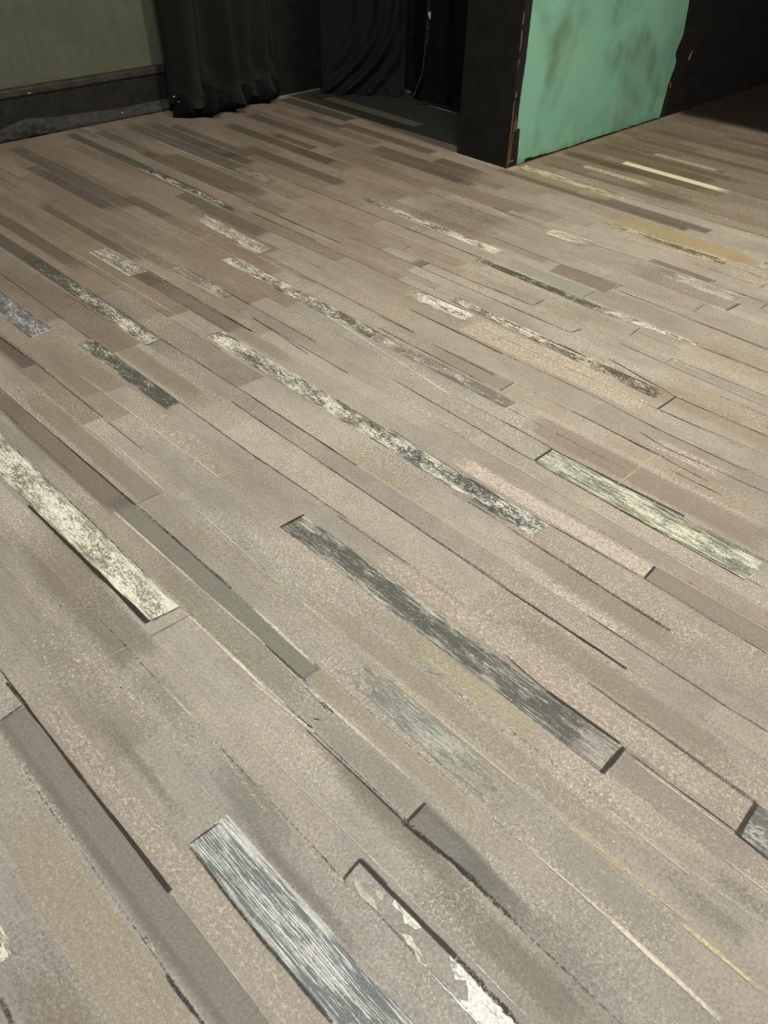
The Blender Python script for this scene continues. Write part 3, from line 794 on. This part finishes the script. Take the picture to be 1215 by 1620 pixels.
G('end of a pale grained board at the picture edge', .852, 1.5, -.11, -.012, (120, 118, 104), (222, 216, 196), (.62, .6), 0, 6, 1.2)
G('grey green grained board', -.3, .095, 1.094, 1.187, (98, 98, 90), (170, 170, 158), (.45, .45), 0, 6, 1.4)
G('thin flecked grained board', 2.255, 3.20, 2.962, 3.008, (92, 84, 76), (212, 204, 188), (.68, .42), 0, 4, 1.3, f1=.1, v0n=2.932, v1n=2.996, side=.1)
G('white brushed grained board', 1.905, 2.25, 2.318, 2.392, (96, 94, 84), (222, 219, 203), (.66, .62), 0, 6, .7, f1=.12, v0n=2.334, v1n=2.402)
G('long narrow dark board with white flecks', 1.04, 2.07, 2.425, 2.475, (86, 80, 68), (212, 204, 186), (.32, .58), 0, 3, 1.2, f0=.10, f1=.06, v0n=2.385, v1n=2.452)
G('narrow dark board with pale edges', 1.60, 2.255, 2.815, 2.852, (74, 72, 60), (208, 200, 178), (.42, .16), .1, 3, .9, v0n=2.800, v1n=2.850, f1=.08)
G('narrow whitish near end of the dark board', 1.172, 1.61, 2.802, 2.850, (90, 84, 74), (214, 208, 190), (.60, .5), 0, 4, 1.0, v0n=2.836, v1n=2.862, f1=.06)
G('pale outlined grained board', 1.98, 2.245, 3.312, 3.388, (140, 130, 116), (216, 206, 186), (.55, .62), .1, 4, 1.0, f0=.12)
G('grey grained board with white flecks', 1.235, 1.68, 3.30, 3.386, (140, 130, 124), (196, 188, 176), (.45, .42), 0, 5, 1.4, f1=.2, a=.8)
G('narrow dark board edged in yellow white', 1.48, 2.2, 3.652, 3.678, (84, 78, 60), (222, 208, 158), (.46, .5), .3, 3, .5, f1=.15, v0n=3.628, v1n=3.684)
G('whitish grained board beside the teal wall', 2.270, 2.96, 4.000, 4.082, (112, 106, 84), (204, 196, 168), (.58, .55), 0, 5, 1.3, v0n=3.990, v1n=4.053)
G('grey grained board end at right edge', .9, 1.365, 3.71, 3.804, (110, 104, 94), (190, 186, 172), (.5, .5), 0, 5, 1.2)
G('faint bluish streaked board', .40, .97, .795, .868, (122, 124, 117), (176, 173, 159), (.56, .56), 0, 8, .4, f0=.28, f1=.28, v0n=.785, v1n=.868, side=.25, bw=.1, a=.8)
G('faint grey grained board', 3.65, 4.05, 2.745, 2.812, (116, 108, 96), (168, 158, 140), (.48, .4), 0, 5, 1.4, f0=.1, f1=.1, a=.75)
G('small pale grained board end', 1.70, 1.8, .16, .24, (130, 124, 112), (206, 198, 182), (.5, .5), 0, 4, 1.0, f1=.05)

# torn white paint layer on the near board
def torn_patch(label, pts, z, col):
    m = MB(); c = lin(col); dc = lin((150, 146, 132))
    n = len(pts)
    cu = sum(p[0] for p in pts) / n; cv = sum(p[1] for p in pts) / n
    ring, low = [], []
    pp = []
    for i in range(n):
        a, b = pts[i], pts[(i + 1) % n]
        L = math.hypot(b[0] - a[0], b[1] - a[1]); k = max(1, int(L / .008))
        for j in range(k):
            s = j / k
            u, v = a[0] + (b[0] - a[0]) * s, a[1] + (b[1] - a[1]) * s
            u += .004 * mnoise.noise(Vector((u * 55, v * 55, 1))); v += .004 * mnoise.noise(Vector((u * 55, v * 55, 8)))
            pp.append((u, v))
    at = dict(dark=dc, lite=c, gt=.5, lev=.78, al=1.0, nl=4.0, dst=.6, core=0.0, bw=.6)
    for u, v in pp:
        ring.append(m.vert((v, u, z), **at)); low.append(m.vert((v, u, .0001), **at))
    m.face(ring, 0)
    for j in range(len(ring)):
        jj = (j + 1) % len(ring)
        m.face((ring[jj], ring[j], low[j], low[jj]), 0)
    return m.build('torn_paint_patch', M_GRAIN, floor, label=label)
TP = torn_patch
TP('long torn white paint layer along the board edge', [(.332, .524), (.30, .500), (.285, .512), (.262, .492), (.28, .480), (.352, .480), (.30, .478), (.08, .474), (-.1, .473), (-.1, .524), (.18, .524)], .0013, (226, 226, 216))
TP('small torn pale green paint flake', [(.470, .5245), (.462, .511), (.438, .514), (.425, .505), (.402, .511), (.398, .523), (.43, .5245)], .0014, (216, 218, 198))
TP('thin pale green paint scrape', [(.415, .488), (.36, .478), (.335, .479), (.37, .490), (.40, .497)], .0014, (206, 208, 186))
TP('tiny pale paint flake at the board corner', [(.545, .497), (.535, .486), (.50, .482), (.47, .487), (.49, .494), (.515, .492), (.53, .5)], .0012, (186, 180, 164))
TP('small pale paint scrape below the dark corner', [(.505, .508), (.495, .500), (.478, .503), (.482, .514), (.497, .516)], .0012, (184, 178, 162))

# ----------------------------------------------------------------- walls
H = 2.7
w = MB(); w.box(-2.2, 3.80, 5.325, 5.50, 0, H)
w.build('wall_left', M_OLIVE, kind='structure', label='olive grey back wall above a black baseboard')
w = MB(); w.box(3.70, 5.6, 5.105, 5.30, 0, H)
w.build('wall_back', M_BLACK, kind='structure', label='matt black back wall between the curtains')
w = MB(); w.box(4.80, 4.95, 3.38, 5.10, 0, H)
w.build('wall_side', M_BLACK, kind='structure', label='dark wall behind the narrow leg curtain')
w = MB(); w.box(3.935, 9.4, 3.0, 3.377, 0, H)
wall_r = w.build('wall_right', M_BLACK, kind='structure', label='black painted wall end with teal painted front')

def sheet(outline, plane, depth, name, mat, parent, label=None):
    """outline of (v, z) on the wall face Y = plane, standing proud of it by depth"""
    m = MB()
    fr = [m.vert((a, plane - depth, b)) for a, b in outline]
    bk = [m.vert((a, plane + .0005, b)) for a, b in outline]
    m.face(fr); 
    for j in range(len(fr)):
        k = (j + 1) % len(fr)
        m.face((fr[k], fr[j], bk[j], bk[k]))
    return m.build(name, mat, parent, label=label)

def wavy(pts, amp, step=.012, fr=30):
    o = []
    for (a, b), (c, d) in zip(pts, pts[1:]):
        L = math.hypot(c - a, d - b); k = max(1, int(L / step))
        for j in range(k):
            s = j / k; x, y = a + (c - a) * s, b + (d - b) * s
            o.append((x + amp * mnoise.noise(Vector((x * fr, y * fr, 4))), y + amp * mnoise.noise(Vector((x * fr, y * fr, 11)))))
    o.append(pts[-1])
    return o
left_e = [(4.012, H - .05), (4.008, 1.5), (4.003, .83), (4.003, .535), (3.994, .40), (3.992, .284), (3.996, .206), (4.022, .200), (4.030, .06), (4.031, .004)]
bot_e = [(4.031, .004), (4.09, .006), (4.105, .022), (4.3, .014), (4.6, .010), (4.8, .016), (5.1, .010), (5.4, .012), (5.575, .008)]
right_e = [(5.575, .008), (5.588, .10), (5.596, .205), (5.628, .30), (5.634, .34), (5.604, .392), (5.622, .44), (5.650, .496), (5.640, .60), (5.630, .69), (5.64, 1.2), (5.63, 1.8), (5.64, H - .05)]
ol = wavy(left_e, .003)[:-1] + wavy(bot_e, .006)[:-1] + wavy(right_e, .004)
sheet(ol, 3.0, .003, 'teal_paint', M_TEAL, wall_r, 'mottled teal green painted front')
# bare wood and scuffs down the chipped corner
def sliver(pts, name, mat, label=None, plane=3.0, d=.004):
    return sheet(wavy(pts + [pts[0]], .002, .01, 60)[:-1], plane, d, name, mat, wall_r, label)
sliver([(3.958, .195), (3.988, .198), (3.990, .235), (3.978, .262), (3.972, .285), (3.968, .245), (3.955, .24)], 'wood_chip', M_WOOD, 'orange brown bare wood chip at corner')
sliver([(3.948, .02), (3.956, .02), (3.960, .10), (3.966, .19), (3.960, .19), (3.953, .10)], 'wood_splinter', M_WOOD, 'long thin bare wood splinter')
sliver([(3.9365, .0), (3.941, .0), (3.942, .20), (3.944, .36), (3.939, .36), (3.938, .2)], 'wood_splinter', M_WOOD, 'bare wood line down the wall corner')
sliver([(3.940, .15), (3.946, .15), (3.947, .30), (3.943, .30)], 'wood_splinter', M_WOOD, 'short bare wood splinter')
sliver([(3.938, .60), (3.9405, .61), (3.942, .67), (3.938, .70)], 'scuff', M_PALE, 'pale scuff on the wall corner')
sliver([(3.938, .72), (3.943, .73), (3.941, .78), (3.939, .77)], 'scuff', M_PALE, 'pale scuff on the wall corner')
sliver([(3.938, .53), (3.9395, .52), (3.940, .56), (3.938, .555)], 'scuff', M_PALE, 'pale scuff on the wall corner')
sliver([(3.944, .375), (3.950, .37), (3.956, .395), (3.952, .40)], 'scuff', M_PALE, 'pale scuff on the wall corner')
sliver([(3.948, .03), (3.990, .034), (3.989, .038), (3.949, .035)], 'scuff', M_PALE, 'pale scratch at the foot of the corner')
sliver([(5.795, .335), (5.812, .33), (5.822, .36), (5.826, .385), (5.812, .365)], 'scuff', M_PALE, 'small grey scuff on the black wall')
sliver([(5.612, .03), (5.616, .03), (5.640, .17), (5.634, .17)], 'wood_splinter', mat_plain('dull_brown_chip', (62, 42, 26), .7, .2, 40, .3), 'dull brown chip beside the teal paint')
sliver([(5.625, .185), (5.640, .185), (5.634, .22), (5.628, .22)], 'wood_splinter', M_WOOD, 'brown chip at the teal paint edge')

# ----------------------------------------------------------------- baseboard
b = MB(); b.box(-2.2, 3.30, 5.300, 5.326, 0, .262)
base = b.build('baseboard_left', M_BASE, kind='structure', label='tall scuffed black baseboard under the olive wall')
m = MB()
prof = [(5.299, .222), (5.290, .226), (5.288, .236), (5.294, .246), (5.292, .256), (5.300, .270), (5.327, .272)]
rows = []
n = 110
for i in range(n + 1):
    x = -2.2 + 5.5 * i / n
    rows.append([m.vert((x, py + .0016 * mnoise.noise(Vector((x * 6, py * 40, 1))), pz + .0014 * mnoise.noise(Vector((x * 5, pz * 40, 6))))) for py, pz in prof])
m.grid(rows)
m.build('moulding', M_LIP, base, smooth=True, label='rubbed brown black top moulding')
m = MB()
for cx, cz, rx, rz in ((2.235, .236, .013, .004),):
    ids = [m.vert((cx + rx * math.cos(t), 5.2866, cz + rz * math.sin(t))) for t in [k * .63 for k in range(10)]]
    m.face(ids)
m.build('bare_chip', M_CHIP, base, label='pale chip on the moulding')

# ----------------------------------------------------------------- cloth lying along the baseboard
cl = thing('floor_cloth', (2.4, 5.27, 0), 'crumpled black cloth strip lying on the floor along the black baseboard', 'cloth')
m = MB(); rows = []; n = 420
for i in range(n + 1):
    x = -2.0 + 5.18 * i / n
    lump = math.exp(-((x - 2.17) / .16) ** 2)
    taper = 1.0
    row = []
    for j in range(23):
        t = j / 22
        ang = math.pi * (1.0 - t * .55) if False else t
        wv = mnoise.noise(Vector((x * 5, t * 3, 2))) * .010 + mnoise.noise(Vector((x * 17 + t * 6, t * 7, 5))) * .006
        wv += lump * (.030 * math.sin((x * 34 + t * 9)) * math.sin(t * 3.1) + .020 * math.sin(x * 71 - t * 12))
        # profile: tucked under front, rolls up, lies back against baseboard
        yy = [5.278, 5.270, 5.268, 5.274, 5.284, 5.291, 5.2955][min(6, int(t * 6))]
        f = t * 6 - int(t * 6)
        ys = [5.280, 5.269, 5.266, 5.273, 5.283, 5.290, 5.296, 5.296]
        zs = [.0035, .006, .020, .034, .042, .058, .086, .086]
        k = min(6, int(t * 6))
        yy = ys[k] * (1 - f) + ys[k + 1] * f; zz = zs[k] * (1 - f) + zs[k + 1] * f
        up = (.75 + .35 * mnoise.noise(Vector((x * 2.2, 0, 3))) + .5 * lump)
        top = max(0, (t - .5) * 2)
        zz = zz * (1 + (up - 1) * top)
        env = math.sin(math.pi * min(1, t * 1.0)) ** .7 if 0 < t < 1 else 0
        row.append(m.vert((x, min(5.2965, yy - wv * env * .8 - lump * .022 * env), max(.003, zz + wv * env * .6 + lump * .012 * env))))
    rows.append(row)
m.grid(rows)
m.build('cloth', M_DUST, cl, smooth=True)
m = MB()
for cx, cy, cz in ((2.80, 5.262, .045),):
    ids = [m.vert((cx + .0045 * math.cos(t), cy - .004, cz + .004 * math.sin(t))) for t in [k * .9 for k in range(7)]]
    m.face(ids)
m.build('fleck', M_WHITE, cl, label='tiny white fleck')

# ----------------------------------------------------------------- gathered curtain in front of the wall
def bump(x, c, w): return math.exp(-((x - c) / w) ** 2)
RIDGES = [(3.20, .105, .10), (3.43, .075, .12), (3.53, .035, .04), (3.665, .055, .055), (3.79, .065, .07), (3.90, .03, .03)]
def curtain_y(x, z):
    y = 5.13 - .03 * math.sin((x - 3.1) / .85 * math.pi)
    k = 1 - .25 * min(1, z / 2.5)
    for c, w_, h in RIDGES:
        cc = c + (.04 if c > 3.3 and c < 3.5 else 0) * max(0, .6 - z) / .6 - .03 * (c < 3.3) * max(0, .5 - z)
        y -= 2.0 * h * bump(x, cc, w_ * .75) * k
    y -= .010 * mnoise.noise(Vector((x * 26, z * 2.2, 3))) + .014 * mnoise.noise(Vector((x * 9, z * 5.0, 8))) * (1 if z < .6 else .4)
    # creases sagging above the hem
    sag = max(0, 1 - z / .38)
    y -= sag * (.022 * math.sin(x * 38 + z * 30) + .018 * mnoise.noise(Vector((x * 22, z * 24, 1))))
    y -= .05 * max(0, 1 - z / .2)
    return y
cu = thing('stage_curtain', (3.5, 5.0, 0), 'gathered black curtain with heavy hem hanging beside the olive wall', 'curtain')
m = MB(); rows = []; nx, nz = 190, 90
for i in range(nz + 1):
    z = .075 + (H - .1 - .075) * (i / nz) ** 1.7
    row = []
    for j in range(nx + 1):
        s = j / nx
        wl = 3.105 + .01 * math.sin(z * 5) - .02 * max(0, .3 - z); wr = 3.955 - .03 * min(1, z / .9)
        x = wl + (wr - wl) * s
        ed = min(1, min(s, 1 - s) / .05)
        y = curtain_y(x, z)
        y = 5.18 - (5.18 - y) * (ed ** .5)
        row.append(m.vert((x, y, z)))
    rows.append(row)
m.grid(rows)
m.build('curtain_panel', M_CLOTH, cu, smooth=True)
# hem: heavy dark roll swelling in lobes on the floor
m = MB(); rows = []; nx = 200
LOBES = [(3.165, .075, .030), (3.285, .060, .125), (3.47, .085, .085), (3.60, .05, .03), (3.77, .075, .085)]
for j in range(nx + 1):
    s = j / nx; x = 3.075 + (3.955 - 3.075) * s
    ed = min(1, min(s, 1 - s) / .06) ** .5
    fw = 5.03 - .05 * bump(x, 3.35, .35)
    hh = .140 + .03 * bump(x, 3.30, .07) + .014 * math.sin(x * 31) + .02 * mnoise.noise(Vector((x * 12, 0, 2)))
    for c, w_, d in LOBES: fw -= d * bump(x, c, w_)
    fw = 5.12 - (5.12 - fw) * ed
    row = []
    for i in range(19):
        t = i / 18
        a = -math.pi * .5 + t * math.pi * 1.05
        r = 1 + .10 * mnoise.noise(Vector((x * 20, t * 5, 4))) + .06 * math.sin(x * 60 + t * 4)
        back = 5.10
        dep = back - fw
        y = back - dep * (max(0, math.cos(a)) ** .75) * (r if 0 < i < 18 else 1)
        z = .003 + hh * ed * (.5 + .5 * math.sin(a))
        row.append(m.vert((x, y, max(.003, z))))
    rows.append(row)
m.grid(rows)
m.build('hem', M_HEM, cu, smooth=True, label='dark bulging hem resting on the floor')
m = MB()
for cx, cy, cz, r in ((3.075, 5.06, .135, .005), (3.095, 5.045, .105, .003), (3.315, 4.90, .118, .004)):
    m = MB()
    ids = [m.vert((cx + r * math.cos(t), cy, cz + r * math.sin(t))) for t in [k * .9 for k in range(7)]]
    m.face(ids)
    m.build('fleck', M_WHITE, cu, label='tiny white fleck')

# ----------------------------------------------------------------- draped cloth in the back corner
dr = thing('draped_curtain', (4.5, 4.8, 0), 'black cloth draped in sweeping folds across the dark back corner', 'curtain')
m = MB(); rows = []; ns, nz = 120, 90
A, B = Vector((4.335, 5.075)), Vector((4.655, 4.535))
nrm = Vector((-(B - A).y, (B - A).x)).normalized()
if nrm.y > 0: nrm = -nrm
for i in range(nz + 1):
    z = .004 + (H - .1) * (i / nz) ** 1.8
    row = []
    for j in range(ns + 1):
        s = j / ns
        p = A + (B - A) * s
        d = 0.0
        for s0, s1, wd, h in ((.06, .74, .085, .085), (.30, .92, .075, .095), (.56, 1.05, .07, .06), (-.15, .50, .09, .05)):
            zz = min(1, z / .62)
            sc_ = s0 + (s1 - s0) * (1 - (1 - zz) ** 2.2)
            d += h * bump(s, sc_, wd)
        d += .012 * mnoise.noise(Vector((s * 9, z * 4, 2)))
        low = max(0, 1 - z / .13)
        d += low * (.05 + .035 * bump(s, .22, .12) + .025 * mnoise.noise(Vector((s * 16, z * 26, 6))))
        ed = min(1, min(s + .02, 1 - s) / .06)
        p = p + nrm * d * max(0, ed)
        row.append(m.vert((p.x, p.y, z)))
    rows.append(row)
m.grid(rows)
m.build('curtain_panel', M_CLOTH, dr, smooth=True)

# ----------------------------------------------------------------- narrow leg curtain behind the wall end
lg = thing('leg_curtain', (4.68, 4.0, 0), 'narrow black leg curtain with dusty seams hanging behind the black wall end', 'curtain')
m = MB(); rows = []; ns, nz = 150, 60
for i in range(nz + 1):
    z = .004 + (H - .1) * (i / nz) ** 1.6
    row = []
    for j in range(ns + 1):
        s = j / ns
        y = 4.50 - 1.0 * s
        x = 4.69 + .016 * math.sin(y * 21 + 1.2) + .022 * mnoise.noise(Vector((y * 12, z * 2, 2)))
        x -= max(0, 1 - z / .1) * (.03 + .03 * mnoise.noise(Vector((y * 16, z * 20, 3))))
        row.append(m.vert((x, y, z)))
    rows.append(row)
m.grid(rows)
m.build('curtain_panel', M_HEM, lg, smooth=True)
def ribbon(pts, wd, name, mat, parent, label=None):
    m = MB(); rows = []
    for k in range(len(pts) - 1):
        a, b_ = Vector(pts[k]), Vector(pts[k + 1])
        for q in range(8 + (k == len(pts) - 2)):
            p = a.lerp(b_, q / 8)
            ww = wd * (1 + .5 * mnoise.noise(p * 30))
            dx = .003 * mnoise.noise(p * 22)
            rows.append([m.vert((p.x - .002, p.y + ww * .5 + dx, p.z)), m.vert((p.x - .006, p.y + dx, p.z)), m.vert((p.x - .002, p.y - ww * .5 + dx, p.z))])
    m.grid(rows)
    return m.build(name, mat, parent, label=label)
M_SEAMD = mat_plain('dusty_grey_seam', (66, 64, 58), .85, .1, 50, .45)
ribbon([(4.655, 4.335, .62), (4.652, 4.335, .52), (4.650, 4.345, .33), (4.64, 4.35, .18), (4.60, 4.385, .05), (4.585, 4.41, .015)], .011, 'seam', M_SEAMD, lg, 'dusty grey frayed seam')
ribbon([(4.65, 4.315, .50), (4.648, 4.325, .36)], .006, 'seam', M_SEAMD, lg, 'short dusty seam')
tg = MB()
ids = [tg.vert(p) for p in ((4.640, 4.327, .547), (4.640, 4.304, .561), (4.640, 4.301, .510), (4.640, 4.312, .52))]
tg.face(ids)
bk = [tg.vert((4.6415, tg.v[i][1], tg.v[i][2])) for i in ids]
tg.face(bk[::-1])
for j in range(4):
    tg.face((ids[(j + 1) % 4], ids[j], bk[j], bk[(j + 1) % 4]))
o = tg.build('paper_scrap', M_WHITE)
tag(o, 'torn white paper scrap stuck on the dark leg curtain', 'paper')

# cable on the floor beside the leg curtain
def tube(pts, r, name, mat, parent=None):
    P = [Vector(p) for p in pts]; path = []
    ext = [P[0] * 2 - P[1]] + P + [P[-1] * 2 - P[-2]]
    for k in range(1, len(ext) - 2):
        for q in range(10):
            t = q / 10
            a, b_, c_, d_ = ext[k - 1], ext[k], ext[k + 1], ext[k + 2]
            path.append(.5 * ((2 * b_) + (c_ - a) * t + (2 * a - 5 * b_ + 4 * c_ - d_) * t * t + (3 * b_ - a - 3 * c_ + d_) * t ** 3))
    path.append(P[-1])
    m = MB(); rows = []
    for k, p in enumerate(path):
        tg_ = (path[min(k + 1, len(path) - 1)] - path[max(k - 1, 0)]).normalized()
        sd = tg_.cross(Vector((0, 0, 1))).normalized(); up_ = sd.cross(tg_)
        rows.append([m.vert(p + r * (math.cos(a_) * sd + math.sin(a_) * up_)) for a_ in [x_ * math.pi / 4 for x_ in range(8)]])
    m.grid(rows, closed=True)
    return m.build(name, mat, parent, smooth=True)
c1 = tube([(4.56, 4.33, .007), (4.60, 4.26, .007), (4.61, 4.19, .007), (4.615, 4.10, .007), (4.60, 3.9, .007), (4.59, 3.5, .007)], .006, 'cable', M_CABLE)
tag(c1, 'thin black cable lying on the floor at the foot of the dark leg curtain', 'cable')

# ----------------------------------------------------------------- light: overhead stage wash
def area(name, loc, target, size, power, col, sy=None, spread=None):
    l = bpy.data.lights.new(name, 'AREA'); l.energy = power; l.color = col
    l.shape = 'RECTANGLE' if sy else 'DISK'; l.size = size
    if sy: l.size_y = sy
    if spread: l.spread = math.radians(spread)
    o = bpy.data.objects.new(name, l); COL.objects.link(o)
    o.location = loc
    d = Vector(target) - Vector(loc)
    o.rotation_euler = d.to_track_quat('-Z', 'Y').to_euler()
    return o
area('overhead_wash', (.6, .3, 4.6), (1.0, .9, 0), 1.6, 205, (.965, .99, .955))
area('warm_stage_lamp', (3.6, -.4, 4.2), (3.2, 2.2, 0), .5, 76, (1.0, .89, .70), spread=110)
area('back_wash', (1.6, 2.2, 4.6), (2.4, 4.0, 0), 1.0, 34, (.98, .98, .95))
wd = bpy.data.worlds.new('dim_room'); SC.world = wd; wd.use_nodes = True
bg = wd.node_tree.nodes['Background']; bg.inputs[0].default_value = (.9, .92, 1.0, 1); bg.inputs[1].default_value = .03

SC.view_settings.view_transform = 'Standard'
SC.view_settings.look = 'None'
SC.view_settings.exposure = 0.0
SC.view_settings.gamma = 1.0
SC.view_settings.use_curve_mapping = False
